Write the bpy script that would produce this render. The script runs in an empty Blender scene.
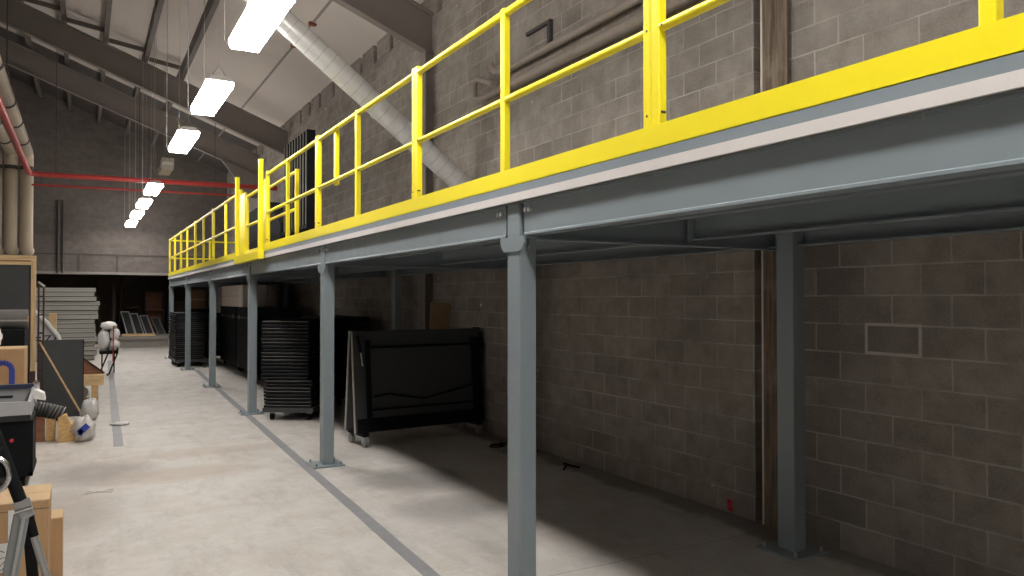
import bpy, math, random
from mathutils import Vector, Matrix
R = math.radians
rnd = random.Random(7)
sc = bpy.context.scene
col = sc.collection

# ------------------------------------------------------------------ helpers
class MB:
    """collects boxes, bars, tubes and prisms; build() links them as one mesh object"""
    def __init__(s): s.v = []; s.f = []; s.sm = []
    def _add(s, vs, fs, smooth=False):
        n = len(s.v); s.v += [tuple(p) for p in vs]
        for f in fs: s.f.append([i + n for i in f]); s.sm.append(smooth)
        return s
    def box(s, x0, x1, y0, y1, z0, z1):
        vs = [(x, y, z) for z in (z0, z1) for y in (y0, y1) for x in (x0, x1)]
        return s._add(vs, [(0,2,3,1),(4,5,7,6),(0,1,5,4),(2,6,7,3),(0,4,6,2),(1,3,7,5)])
    def obox(s, c, size, rot=None):
        c = Vector(c); h = [d / 2 for d in size]; rot = rot or Matrix.Identity(3)
        vs = [c + rot @ Vector((x*h[0], y*h[1], z*h[2])) for z in (-1,1) for y in (-1,1) for x in (-1,1)]
        return s._add(vs, [(0,2,3,1),(4,5,7,6),(0,1,5,4),(2,6,7,3),(0,4,6,2),(1,3,7,5)])
    def bar(s, p, q, w, h, up=(0,0,1)):
        p, q = Vector(p), Vector(q); d = (q - p); L = d.length; d.normalize()
        a = d.cross(Vector(up))
        if a.length < 1e-4: a = d.cross(Vector((1,0,0)))
        a.normalize(); b = a.cross(d)
        rot = Matrix((d, a, b)).transposed()
        return s.obox((p + q) / 2, (L, w, h), rot)
    def tube(s, pts, r, seg=10, cap=True):
        pts = [Vector(p) for p in pts]; rings = []; n = len(pts); prev = None
        rr = r if isinstance(r, (list, tuple)) else [r] * n
        for i, p in enumerate(pts):
            d = (pts[min(i+1, n-1)] - pts[max(i-1, 0)]).normalized()
            if prev is None:
                a = d.cross(Vector((0,0,1)))
                if a.length < 1e-3: a = d.cross(Vector((1,0,0)))
            else:
                a = prev - d * prev.dot(d)
            a.normalize(); prev = a; b = d.cross(a)
            rings.append([p + (a*math.cos(t) + b*math.sin(t)) * rr[i] for t in [2*math.pi*k/seg for k in range(seg)]])
        vs = [v for g in rings for v in g]; fs = []
        for i in range(n-1):
            for k in range(seg):
                fs.append((i*seg+k, i*seg+(k+1)%seg, (i+1)*seg+(k+1)%seg, (i+1)*seg+k))
        s._add(vs, fs, True)
        if cap:
            s._add(rings[0], [tuple(reversed(range(seg)))]); s._add(rings[-1], [tuple(range(seg))])
        return s
    def cyl(s, p, q, r, seg=14): return s.tube([p, q], r, seg)
    def prism(s, poly, axis, a, b):
        """poly: 2D points; axis 'x' (y,z), 'y' (x,z), 'z' (x,y), drawn from a to b along the axis"""
        def pt(u, v, w): return {'x': (w,u,v), 'y': (u,w,v), 'z': (u,v,w)}[axis]
        n = len(poly)
        vs = [pt(u, v, a) for u, v in poly] + [pt(u, v, b) for u, v in poly]
        fs = [tuple(range(n)), tuple(reversed(range(n, 2*n)))]
        fs += [(i, n+i, n+(i+1) % n, (i+1) % n) for i in range(n)]
        return s._add(vs, fs)
    def blob(s, c, size, seed=0, amp=.18, nu=18, nv=12):
        """lumpy closed form, crumpled bags and bundles"""
        q = random.Random(seed); ph = [q.uniform(0, 6.28) for _ in range(9)]
        vs = []; fs = []
        for j in range(nv+1):
            th = math.pi*j/nv
            for i in range(nu):
                p = 2*math.pi*i/nu
                k = 1 + amp*(math.sin(3*p+ph[0]+2*th)*.5 + math.sin(5*p+ph[1]-3*th)*.35 + math.sin(7*th+ph[2]+p)*.35 + math.sin(9*p+6*th+ph[3])*.25)
                vs.append((c[0]+size[0]/2*k*math.sin(th)*math.cos(p), c[1]+size[1]/2*k*math.sin(th)*math.sin(p),
                           max(c[2]-size[2]/2, c[2]+size[2]/2*1.1*k*math.cos(th))))
        for j in range(nv):
            for i in range(nu):
                fs.append((j*nu+i, (j+1)*nu+i, (j+1)*nu+(i+1)%nu, j*nu+(i+1)%nu))
        return s._add(vs, fs, True)
    def build(s, name, mat, parent=None, bevel=0, local=False, segs=2):
        o3 = Vector((0,0,0))
        if parent is not None and not local:
            p = parent
            while p is not None: o3 += p.location; p = p.parent
        me = bpy.data.meshes.new(name)
        me.from_pydata([Vector(v) - o3 for v in s.v], [], s.f)
        me.polygons.foreach_set('use_smooth', s.sm)
        me.update()
        import bmesh
        bm = bmesh.new(); bm.from_mesh(me); bmesh.ops.recalc_face_normals(bm, faces=bm.faces); bm.to_mesh(me); bm.free()
        me.materials.append(mat)
        o = bpy.data.objects.new(name, me); col.objects.link(o)
        if parent is not None: o.parent = parent
        if bevel:
            m = o.modifiers.new('bevel', 'BEVEL'); m.width = bevel; m.segments = segs; m.limit_method = 'ANGLE'; m.angle_limit = R(50)
        return o

def tag(o, label, cat, group=None, kind=None):
    if label: o['label'] = label
    if cat: o['category'] = cat
    if group: o['group'] = group
    if kind: o['kind'] = kind
    return o
def thing(name, label, cat, loc=(0,0,0), rz=0, group=None):
    o = bpy.data.objects.new(name, None); col.objects.link(o); o.empty_display_size = .1
    o.location = loc; o.rotation_euler = (0, 0, rz)
    return tag(o, label, cat, group)
def struct(o): o['kind'] = 'structure'; return o
def dup(root, loc, rz=None, label=None, group=None):
    r = root.copy(); col.objects.link(r); r.location = loc
    if rz is not None: r.rotation_euler = (0, 0, rz)
    if label: r['label'] = label
    if group: r['group'] = group
    for ch in list(root.children):
        c = ch.copy(); col.objects.link(c); c.parent = r
        for g in ch.children:
            d = g.copy(); col.objects.link(d); d.parent = c
    return r
def text_part(name, body, size, mat, parent, loc, rot, extrude=.0006):
    cu = bpy.data.curves.new(name, 'FONT'); cu.body = body; cu.size = size; cu.extrude = extrude
    cu.align_x = 'CENTER'; cu.align_y = 'CENTER'
    o = bpy.data.objects.new(name, cu); col.objects.link(o)
    dg = bpy.context.evaluated_depsgraph_get()
    me = bpy.data.meshes.new_from_object(o.evaluated_get(dg)); bpy.data.objects.remove(o)
    me.materials.clear(); me.materials.append(mat)
    m = bpy.data.objects.new(name, me); col.objects.link(m); m.parent = parent
    m.location = loc; m.rotation_euler = rot
    return m

# ------------------------------------------------------------------ materials
def lin(c):
    return tuple(((x/12.92) if x <= .04045 else ((x+.055)/1.055)**2.4) for x in c)
class NT:
    def __init__(s, name):
        s.m = bpy.data.materials.new(name); s.m.use_nodes = True; s.t = s.m.node_tree
        s.b = s.t.nodes['Principled BSDF']
    def n(s, typ, **kw):
        x = s.t.nodes.new(typ)
        for k, v in kw.items(): setattr(x, k, v)
        return x
    def l(s, a, b): s.t.links.new(a, b)
    def pos(s): return s.n('ShaderNodeNewGeometry').outputs['Position']
    def obj(s): return s.n('ShaderNodeTexCoord').outputs['Object']
    def noise(s, vec, scale, detail=4, rough=.55):
        x = s.n('ShaderNodeTexNoise'); x.inputs['Scale'].default_value = scale; x.inputs['Detail'].default_value = detail
        x.inputs['Roughness'].default_value = rough; s.l(vec, x.inputs['Vector']); return x.outputs['Fac']
    def ramp(s, fac, stops):
        x = s.n('ShaderNodeValToRGB'); e = x.color_ramp.elements
        while len(e) < len(stops): e.new(.5)
        for i, (p, c) in enumerate(stops):
            e[i].position = p; e[i].color = (c, c, c, 1) if isinstance(c, (int, float)) else (*c, 1)
        s.l(fac, x.inputs['Fac']); return x.outputs['Color']
    def mix(s, fac, a, b, mode='MIX'):
        x = s.n('ShaderNodeMix', data_type='RGBA', blend_type=mode)
        for sock, v in ((x.inputs[0], fac), (x.inputs[6], a), (x.inputs[7], b)):
            if isinstance(v, (int, float)): sock.default_value = v
            elif isinstance(v, tuple): sock.default_value = (*v, 1)
            else: s.l(v, sock)
        return x.outputs[2]
    def math(s, op, a, b=None, c=None, clamp=False):
        x = s.n('ShaderNodeMath', operation=op); x.use_clamp = clamp
        for i, v in enumerate((a, b, c)):
            if v is None: continue
            if isinstance(v, (int, float)): x.inputs[i].default_value = v
            else: s.l(v, x.inputs[i])
        return x.outputs[0]
    def bump(s, h, strength=.3, dist=.01):
        x = s.n('ShaderNodeBump'); x.inputs['Strength'].default_value = strength; x.inputs['Distance'].default_value = dist
        s.l(h, x.inputs['Height']); s.l(x.outputs['Normal'], s.b.inputs['Normal'])

def paint(name, rgb, rough=.5, metal=0, var=.10, scale=6, bump=0, spec=.5, srgb=False, rvar=.07):
    t = NT(name); c = lin(rgb) if srgb else rgb
    p = t.obj(); f = t.noise(p, scale, 5)
    a = tuple(x*(1-var) for x in c); b = tuple(min(1, x*(1+var)) for x in c)
    t.l(t.mix(f, a, b), t.b.inputs['Base Color'])
    t.b.inputs['Roughness'].default_value = rough; t.b.inputs['Metallic'].default_value = metal
    t.b.inputs['Specular IOR Level'].default_value = spec
    r = t.ramp(t.noise(p, scale*2.3, 3), [(0.3, max(0, rough-rvar)), (.7, min(1, rough+rvar))]); t.l(r, t.b.inputs['Roughness'])
    if bump: t.bump(t.noise(p, scale*12, 3), bump, .004)
    return t.m

def block_mat(name, axis, base, dark, mortar, z_shift=0, mort_vis=.8, outline=None):
    """concrete block wall laid on world position"""
    t = NT(name); sp = t.n('ShaderNodeSeparateXYZ'); t.l(t.pos(), sp.inputs[0])
    cb = t.n('ShaderNodeCombineXYZ'); t.l(sp.outputs['Y' if axis == 'x' else 'X'], cb.inputs[0]); t.l(sp.outputs['Z'], cb.inputs[1])
    ad = t.n('ShaderNodeVectorMath', operation='ADD'); t.l(cb.outputs[0], ad.inputs[0]); ad.inputs[1].default_value = (20.155, z_shift, 0)
    wv = t.n('ShaderNodeTexNoise'); wv.inputs['Scale'].default_value = 9; t.l(ad.outputs[0], wv.inputs['Vector'])
    ws = t.n('ShaderNodeVectorMath', operation='MULTIPLY_ADD'); t.l(wv.outputs['Color'], ws.inputs[0]); ws.inputs[1].default_value = (.012,.012,0); t.l(ad.outputs[0], ws.inputs[2])
    br = t.n('ShaderNodeTexBrick'); br.offset = .5; br.squash = 1
    for k, v in (('Scale',1),('Mortar Size',.0075),('Mortar Smooth',.35),('Bias',0),('Brick Width',.4064),('Row Height',.2032)): br.inputs[k].default_value = v
    br.inputs['Color1'].default_value = (0,0,0,1); br.inputs['Color2'].default_value = (1,1,1,1); br.inputs['Mortar'].default_value = (.5,.5,.5,1)
    t.l(ws.outputs[0], br.inputs['Vector'])
    P = ad.outputs[0]
    big = t.noise(P, .9, 5); mid = t.noise(P, 5, 6, .65); fine = t.noise(P, 60, 3, .7)
    c = t.mix(br.outputs['Color'], dark, base)
    c = t.mix(t.ramp(big, [(.35,0),(.65,.7)]), c, tuple(x*1.28 for x in base))
    c = t.mix(t.ramp(mid, [(.40,.0),(.68,.6)]), c, tuple(x*.62 for x in dark))
    c = t.mix(.35, c, t.mix(fine, tuple(x*.4 for x in dark), tuple(x*1.7 for x in base)))
    # pale bloom in broad patches, then small daubs
    c = t.mix(t.ramp(t.noise(P, .62, 5, .65), [(.52,0),(.74,.55)]), c, tuple(min(1, x*.95) for x in mortar))
    vor = t.n('ShaderNodeTexVoronoi'); vor.inputs['Scale'].default_value = 2.9
    wd = t.n('ShaderNodeTexNoise'); wd.inputs['Scale'].default_value = 16; wd.inputs['Detail'].default_value = 4; t.l(P, wd.inputs['Vector'])
    ww = t.n('ShaderNodeVectorMath', operation='MULTIPLY_ADD'); t.l(wd.outputs['Color'], ww.inputs[0]); ww.inputs[1].default_value = (.10,.07,0); t.l(P, ww.inputs[2])
    t.l(ww.outputs[0], vor.inputs['Vector'])
    wt = t.math('MULTIPLY', t.ramp(vor.outputs['Distance'], [(.045,1),(.075,0)]), t.ramp(t.noise(P, .8, 3), [(.50,0),(.60,.7)]))
    c = t.mix(wt, c, tuple(min(1, x*2.1) for x in mortar))
    mv = t.ramp(t.noise(P, 1.7, 4), [(.32,.05),(.6,mort_vis)])
    mm = t.math('MULTIPLY', br.outputs['Fac'], mv)
    c = t.mix(mm, c, mortar)
    dk = t.math('MULTIPLY', br.outputs['Fac'], t.ramp(t.noise(P, 1.1, 3), [(.55,0),(.7,.6)]))
    c = t.mix(dk, c, tuple(x*.35 for x in dark))
    if outline:   # one block pointed round with paler mortar
        y0, y1, z0, z1 = outline
        a = t.math('MAXIMUM', t.math('SUBTRACT', t.math('ABSOLUTE', t.math('SUBTRACT', sp.outputs['Y'], (y0+y1)/2)), (y1-y0)/2),
                   t.math('SUBTRACT', t.math('ABSOLUTE', t.math('SUBTRACT', sp.outputs['Z'], (z0+z1)/2)), (z1-z0)/2))
        g = t.math('MULTIPLY', t.math('LESS_THAN', t.math('ABSOLUTE', a), .011), t.ramp(mid, [(.3,.35),(.6,.9)]))
        c = t.mix(g, c, tuple(x*1.15 for x in mortar))
    t.l(c, t.b.inputs['Base Color']); t.b.inputs['Roughness'].default_value = .88
    t.b.inputs['Specular IOR Level'].default_value = .25
    h = t.math('ADD', t.math('MULTIPLY', br.outputs['Fac'], -1), t.math('MULTIPLY', fine, .35))
    t.bump(h, .5, .006)
    return t.m

def floor_mat():
    t = NT('worn concrete floor'); P = t.pos()
    big = t.noise(P, .35, 6, .6); mid = t.noise(P, 1.6, 7, .68); fine = t.noise(P, 30, 4, .7)
    c = t.mix(t.ramp(big, [(.3,0),(.7,1)]), (.45,.42,.388), (.60,.575,.545))
    c = t.mix(t.ramp(mid, [(.46,0),(.68,.8)]), c, (.45,.39,.325))
    c = t.mix(t.ramp(t.noise(P, 2.7, 8, .72), [(.46,0),(.66,.6)]), c, (.64,.615,.58))
    st = t.n('ShaderNodeVectorMath', operation='MULTIPLY'); t.l(P, st.inputs[0]); st.inputs[1].default_value = (2.4,.7,1)
    c = t.mix(t.ramp(t.noise(st.outputs[0], 1.9, 6, .7), [(.5,0),(.70,.7)]), c, (.335,.32,.30))
    c = t.mix(t.ramp(t.noise(P, 4.5, 5, .7), [(.55,0),(.75,.7)]), c, (.62,.59,.55))
    c = t.mix(.22, c, t.mix(fine, (.2,.18,.16), (.8,.77,.72)))
    sp = t.n('ShaderNodeSeparateXYZ'); t.l(P, sp.inputs[0])
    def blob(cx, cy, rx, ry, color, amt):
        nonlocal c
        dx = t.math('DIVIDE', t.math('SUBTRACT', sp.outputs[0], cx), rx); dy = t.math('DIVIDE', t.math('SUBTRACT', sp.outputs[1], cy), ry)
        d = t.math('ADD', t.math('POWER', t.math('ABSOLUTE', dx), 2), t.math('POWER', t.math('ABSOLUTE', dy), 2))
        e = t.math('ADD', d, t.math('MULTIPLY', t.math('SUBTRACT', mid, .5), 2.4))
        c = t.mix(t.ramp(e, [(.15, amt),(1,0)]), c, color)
    blob(.2, 8.95, .6, .75, (.26,.215,.19), .7)
    blob(.9, 8.5, .9, .4, (.40,.33,.265), .6)          # old spill beside the black case
    blob(-.1, 7.4, .45, 1.0, (.33,.285,.235), .6)
    blob(1.3, 9.6, 1.1, .35, (.40,.33,.26), .5)
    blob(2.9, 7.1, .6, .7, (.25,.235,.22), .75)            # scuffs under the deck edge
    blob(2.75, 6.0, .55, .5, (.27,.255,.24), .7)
    # dirt that has gathered along the block wall
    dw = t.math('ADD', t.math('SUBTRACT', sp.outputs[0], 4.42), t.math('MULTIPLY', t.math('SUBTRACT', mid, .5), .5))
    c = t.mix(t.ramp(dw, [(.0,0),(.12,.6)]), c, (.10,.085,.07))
    # sawn joints
    for ax, at in ((1, 4.2), (1, 10.3), (1, 16.4), (1, 22.5), (0, 3.55), (0, -2.2)):
        g = t.math('LESS_THAN', t.math('ABSOLUTE', t.math('SUBTRACT', sp.outputs[ax], at)), .0045)
        c = t.mix(t.math('MULTIPLY', g, .55 if ax else .25), c, (.12,.10,.085))
    t.l(c, t.b.inputs['Base Color'])
    t.l(t.ramp(mid, [(.3,.5),(.7,.72)]), t.b.inputs['Roughness']); t.b.inputs['Specular IOR Level'].default_value = .35
    t.bump(t.math('ADD', t.math('MULTIPLY', mid, .5), t.math('MULTIPLY', fine, .2)), .12, .01)
    return t.m

def cardboard(name, rgb):
    t = NT(name); p = t.obj(); st = t.n('ShaderNodeVectorMath', operation='MULTIPLY'); t.l(p, st.inputs[0]); st.inputs[1].default_value = (60, 60, 3)
    c = t.mix(t.noise(st.outputs[0], 2, 3), tuple(x*.88 for x in rgb), tuple(x*1.08 for x in rgb))
    c = t.mix(t.ramp(t.noise(p, 5, 5), [(.4,0),(.8,.35)]), c, tuple(x*.7 for x in rgb))
    t.l(c, t.b.inputs['Base Color']); t.b.inputs['Roughness'].default_value = .85; t.b.inputs['Specular IOR Level'].default_value = .2
    return t.m
def wood(name, rgb, axis=0):
    t = NT(name); p = t.obj(); st = t.n('ShaderNodeVectorMath', operation='MULTIPLY'); t.l(p, st.inputs[0])
    s = [14, 14, 14]; s[axis] = 1.2; st.inputs[1].default_value = tuple(s)
    f = t.noise(st.outputs[0], 2.5, 6, .6)
    t.l(t.mix(t.ramp(f, [(.3,0),(.7,1)]), tuple(x*.68 for x in rgb), tuple(min(1,x*1.15) for x in rgb)), t.b.inputs['Base Color'])
    t.b.inputs['Roughness'].default_value = .62; t.bump(f, .12, .003)
    return t.m
def emit(name, rgb, strength):
    t = NT(name); t.b.inputs['Base Color'].default_value = (.8,.8,.8,1)
    t.b.inputs['Emission Color'].default_value = (*rgb, 1); t.b.inputs['Emission Strength'].default_value = strength
    t.b.inputs['Roughness'].default_value = .4
    return t.m

def streak(name):
    t = NT(name); p = t.obj(); st = t.n('ShaderNodeVectorMath', operation='MULTIPLY'); t.l(p, st.inputs[0]); st.inputs[1].default_value = (30, 30, 1.6)
    f = t.noise(st.outputs[0], 1.2, 5, .65)
    c = t.mix(t.ramp(f, [(.32,0),(.68,1)]), (.075,.055,.040), (.24,.18,.125))
    c = t.mix(t.ramp(t.noise(p, 3, 5), [(.5,0),(.7,.6)]), c, (.30,.25,.20))
    t.l(c, t.b.inputs['Base Color']); t.b.inputs['Roughness'].default_value = .8
    return t.m
LAMP = 50
M = dict(
    floor=floor_mat(),
    block=block_mat('brown grey concrete block', 'x', (.325,.290,.258), (.145,.127,.112), (.50,.455,.415), outline=(3.012, 3.402, 1.425, 1.623)),
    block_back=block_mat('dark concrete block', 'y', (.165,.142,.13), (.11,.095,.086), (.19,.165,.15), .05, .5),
    block_plain=paint('white painted block', (.27,.262,.255), .8, var=.06, scale=2),
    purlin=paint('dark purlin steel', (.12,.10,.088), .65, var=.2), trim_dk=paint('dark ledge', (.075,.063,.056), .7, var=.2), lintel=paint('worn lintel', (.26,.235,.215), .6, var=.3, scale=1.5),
    roof=paint('off white roof insulation', (.62,.555,.51), .75, var=.10, scale=.9),
    steel_brown=paint('brown primed steel', (.20,.172,.155), .6, var=.15, scale=1.5),
    grey=paint('blue grey enamel', (.225,.265,.285), .38, var=.05, scale=3),
    grey_in=paint('grey galvanised deck pan', (.15,.165,.165), .5, var=.08, scale=3),
    deck_edge=paint('pale deck board edge', (.66,.62,.60), .7, var=.05, scale=5),
    deck_top=paint('resin deck board', (.30,.29,.27), .6, var=.1, scale=2),
    yellow=paint('safety yellow enamel', (.94,.79,.012), .34, var=.008, spec=.6, rvar=.0, scale=4),
    bolt=paint('zinc bolt', (.55,.55,.53), .35, metal=.8),
    red=paint('red pipe paint', (.42,.035,.03), .45, var=.12),
    pale_pipe=paint('cream painted pipe', (.46,.385,.285), .6, var=.12, scale=2),
    band=paint('dark pipe coupling', (.05,.045,.045), .6),
    wall_pipe=paint('brownish pipe lagging', (.30,.255,.22), .65, var=.1),
    white=paint('white enamel', (.75,.74,.72), .4), lens=emit('lit acrylic lens', (1,.965,.925), LAMP), added_uplight=emit('added lit slot', (1,.965,.925), LAMP*.9),
    lens_off=paint('unlit acrylic lens', (.55,.50,.43), .4),
    black=paint('black laminate', (.008,.0085,.010), .65, var=.2, scale=4, spec=.12),
    black_soft=paint('charcoal tabletop', (.058,.061,.063), .6, var=.12, scale=4, spec=.2),
    black_rub=paint('black rubber', (.012,.012,.013), .8, spec=.12), edge=paint('light table edging', (.33,.31,.27), .5),
    edge_dim=paint('worn grey table edging', (.17,.16,.148), .6, var=.5, scale=7),
    chrome=paint('chrome', (.6,.6,.6), .22, metal=1), caster=paint('grey caster tread', (.21,.22,.22), .5),
    stage=paint('grey stage platform', (.35,.34,.315), .6, var=.06, scale=2), stage_dk=paint('dark platform joint', (.05,.05,.045), .7),
    tape=paint('grey floor tape', (.235,.235,.245), .55, var=.15, scale=3), white_bag=paint('white plastic', (.74,.73,.72), .42),
    card=cardboard('tan cardboard', (.47,.30,.165)), card_lt=cardboard('light cardboard', (.60,.43,.26)), card_dk=cardboard('brown cardboard', (.26,.16,.09)),
    beige=cardboard('beige carton', (.78,.68,.60)), pine=wood('pale pine', (.62,.43,.22), 2), pine_x=wood('pale pine plank', (.66,.46,.24), 0),
    ply=wood('golden plywood', (.60,.39,.17), 1), brown_w=wood('red brown wood', (.24,.10,.05), 0), dark_w=wood('dark stained wood', (.05,.022,.016), 2),
    felt=paint('grey felt', (.14,.135,.13), .95, var=.15, scale=12), navy=paint('dark blue rail', (.035,.045,.09), .45),
    plast=paint('pale grey plastic', (.42,.42,.43), .4), blue=paint('blue print', (.03,.055,.35), .6), ink=paint('black print', (.015,.015,.018), .6),
    red_l=paint('red plastic', (.65,.04,.06), .3), steel_lt=paint('brushed steel', (.42,.42,.42), .35, metal=.6), hose=paint('black hose', (.018,.02,.021), .45),
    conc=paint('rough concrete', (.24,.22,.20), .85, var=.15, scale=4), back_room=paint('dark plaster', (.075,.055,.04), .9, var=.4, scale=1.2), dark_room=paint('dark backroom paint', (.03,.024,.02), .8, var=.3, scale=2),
    caulk=paint('white caulk', (.68,.60,.52), .7, var=.25, scale=6), rust=streak('rusty brown steel'), rust_spot=paint('rust', (.25,.08,.04), .8),
    purple=paint('purple grey cable', (.10,.08,.10), .5), clear=paint('pale crumpled film', (.55,.54,.53), .3))
def galv_mat():
    t = NT('spiral galvanised duct'); p = t.obj(); f = t.noise(p, 7, 5)
    t.l(t.mix(f, (.56,.56,.555), (.82,.82,.805)), t.b.inputs['Base Color']); t.b.inputs['Metallic'].default_value = .35; t.b.inputs['Roughness'].default_value = .36
    return t.m
M['galv'] = galv_mat()
M['duct_rib'] = paint('duct seam', (.50,.50,.49), .4, metal=.35)

# ------------------------------------------------------------------ setting
XW = 4.75; YB = 30.6
def roof_z(x): return 6.6 + .385*(XW - x)
XL = -2.6
struct(MB().box(XL, XW+.3, -6, 36.5, -.15, 0).build('floor', M['floor']))
w = MB()
w.box(XW, XW+.3, -6, 4.33, 0, 6.24); w.box(XW, XW+.3, 4.41, 36.5, 0, 6.24); w.box(XW+.08, XW+.3, 4.33, 4.41, 0, 6.24)
ys = -6.0
for c in (8.9, 9.8, 10.7, 11.9, 12.8, 13.65, 14.5, 15.4, 16.4, 17.5, 18.4, 19.3, 21.2, 22.1, 23, 24, 25, 26):   # slots left open at the eave
    w.box(XW, XW+.3, ys, c-.09, 6.24, 6.62); ys = c+.09
w.box(XW, XW+.3, ys, 36.5, 6.24, 6.62)
struct(w.build('wall_right', M['block']))
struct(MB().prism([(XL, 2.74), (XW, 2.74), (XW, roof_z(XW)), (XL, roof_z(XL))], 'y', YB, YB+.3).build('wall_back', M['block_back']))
struct(MB().box(XL-.3, XL, -6, 36.5, 0, roof_z(XL)).build('wall_left', M['block_plain']))
struct(MB().prism([(XL, 0), (XW, 0), (XW, roof_z(XW)), (XL, roof_z(XL))], 'y', -6.3, -6).build('wall_front', M['block_plain']))
struct(MB().prism([(XL-.3, roof_z(XL-.3)), (XW+.5, roof_z(XW+.5)), (XW+.5, roof_z(XW+.5)+.12), (XL-.3, roof_z(XL-.3)+.12)], 'y', -6.3, 24.75).build('ceiling', M['roof']))
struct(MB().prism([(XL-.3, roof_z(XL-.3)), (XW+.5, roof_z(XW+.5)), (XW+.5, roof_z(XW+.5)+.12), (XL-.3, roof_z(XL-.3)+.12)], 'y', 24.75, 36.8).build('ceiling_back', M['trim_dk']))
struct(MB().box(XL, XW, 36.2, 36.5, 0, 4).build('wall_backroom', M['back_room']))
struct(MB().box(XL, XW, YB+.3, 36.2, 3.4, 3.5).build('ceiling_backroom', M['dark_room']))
struct(MB().box(XL, XW, YB-.05, YB+.32, 2.66, 2.745).build('trim_1', M['lintel']))
t2 = MB().box(XL, XW, YB-.03, YB+.02, 3.33, 3.38)
for x in (-2.2, -.2, 1.0, 3.0): t2.box(x, x+.07, YB-.025, YB+.02, 2.745, 3.33)
struct(t2.build('trim_2', M['trim_dk']))
struct(MB().box(XW-.014, XW+.01, 4.288, 4.328, 0, 6.2).build('trim_3', M['caulk']))

# rafters, purlins, blocking
def rafter(y, lab, haunch=False, depth=.66, wid=.16, xl=XL):
    r = thing('roof_rafter', lab, 'rafter', (XW, y, 5.62), group='sloping roof rafters')
    def zl(x): return 5.62 + .385*(XW - x)
    MB().prism([(XW, zl(XW)+.03), (xl, zl(xl)+.03), (xl, zl(xl)+depth-.03), (XW, zl(XW)+depth-.03)], 'y', y-.01, y+.01).build('web', M['steel_brown'], r)
    for dz in (0, depth-.03):
        MB().prism([(XW, zl(XW)+dz), (xl, zl(xl)+dz), (xl, zl(xl)+dz+.03), (XW, zl(XW)+dz+.03)], 'y', y-wid/2, y+wid/2).build('flange', M['steel_brown'], r)
    if haunch: MB().prism([(XW, 4.95), (XW, zl(XW)), (XW-1.1, zl(XW-1.1)), (XW-.25, 4.95)], 'y', y-.05, y+.05).build('haunch', M['steel_brown'], r)
    return r
rafter(11.0, 'dark brown sloping roof beam at the top centre landing on the wall above the duct')
rafter(20.7, 'dark brown sloping roof beam crossing behind the second hanging light')
rafter(24.6, 'brown sloping roof beam furthest down the hall, ending by the unlit light', True)
for i, x in enumerate((-2.25, -1.35, -.45, .43, 1.3, 2.13)):
    tag(MB().prism([(x-.05, roof_z(x-.05)), (x+.05, roof_z(x+.05)), (x+.05, roof_z(x)-.26), (x-.05, roof_z(x)-.26)], 'y', -6, YB).build('roof_purlin', M['purlin']),
        ('dark roof purlin, %s' % ['sixth up the slope from the duct side', 'fifth up the slope from the duct side', 'fourth up the slope from the duct side', 'third up the slope from the duct side', 'second up the slope from the duct side', 'lowest down the slope, left of the nearest light'][i]),
        'purlin', 'roof purlins running down the hall')
for i, x in enumerate((-1.35, -.45, .43, 1.3)):
    x2 = (-.45, .43, 1.3, 2.13)[i]
    tag(MB().bar((x+.05, 20.35, roof_z(x2)-.02+.03), (x2-.05, 20.35, roof_z(x2)-.10), .08, .09).build('roof_blocking', M['purlin']),
        'short dark blocking piece above the second light, %s from the left between purlins' % ['first', 'second', 'third', 'fourth'][i], 'blocking', 'blocking between the purlins')
seam = MB().prism([(3.70, roof_z(3.70)-.012), (3.74, roof_z(3.74)-.012), (3.74, roof_z(3.74)), (3.70, roof_z(3.70))], 'y', -6, YB)
sm = tag(seam.build('roof_seam_strip', M['lintel']), 'thin dark seam strip along the pale roof beside the silver duct', 'seam strip')
for y in (11.2, 12.6, 14.2, 15.6): MB().box(3.65, 3.79, y, y+.10, roof_z(3.7)-.06, roof_z(3.7)-.005).build('rusty_clip', M['rust_spot'], sm)
# wall columns
c1 = thing('wall_column', 'rusty brown steel column set in the block wall beside the white joint line', 'column', (XW, 4.145, 0))
MB().box(4.70, 4.715, 4.03, 4.275, 0, 6.5).box(4.715, 4.76, 4.145, 4.16, 0, 6.5).build('flange', M['rust'], c1)
MB().box(4.715, 4.75, 4.06, 4.245, 0, 6.5).build('infill', M['rust'], c1)
c2 = thing('wall_column', 'dark steel wall column above the deck under the roof beam', 'column', (XW, 10.95, 0))
MB().box(4.58, 4.60, 10.85, 11.07, 0, 5.65).box(4.60, 4.75, 10.95, 10.97, 0, 5.65).build('flange', M['steel_brown'], c2)

# ------------------------------------------------------------------ pipes
def arc(c, r, a0, a1, u, v, n=8):
    c, u, v = Vector(c), Vector(u), Vector(v)
    return [c + u*r*math.cos(a0+(a1-a0)*i/n) + v*r*math.sin(a0+(a1-a0)*i/n) for i in range(n+1)]
rp = thing('sprinkler_pipe', 'thick red sprinkler pipe running along the aisle then across the hall', 'pipe', (-1.14, 21.3, 4.78))
MB().tube([(-1.14, 4, 4.76), (-1.14, 21.0, 4.76)] + arc((-.94, 21.1, 4.77), .2, math.pi, math.pi/2, (1,0,0), (0,1,0)) + [(4.6, 21.3, 4.83)], .062, 12).build('pipe_run', M['red'], rp)
MB().cyl((4.28, 21.3, 4.83), (4.28, 21.3, 4.62), .025).build('sprinkler_drop', M['red'], rp)
for x in (-.6, 1.2, 3.0): MB().cyl((x, 21.3, 4.8), (x, 21.3, roof_z(x)), .008, 6).build('hanger_rod', M['band'], rp)
rp2 = thing('thin_sprinkler_pipe', 'thin red pipe running just below the thick red pipe', 'pipe', (-1.1, 21.45, 4.55))
MB().cyl((-1.1, 21.45, 4.53), (3.6, 21.45, 4.58), .026, 8).build('pipe_run', M['red'], rp2)
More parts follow.
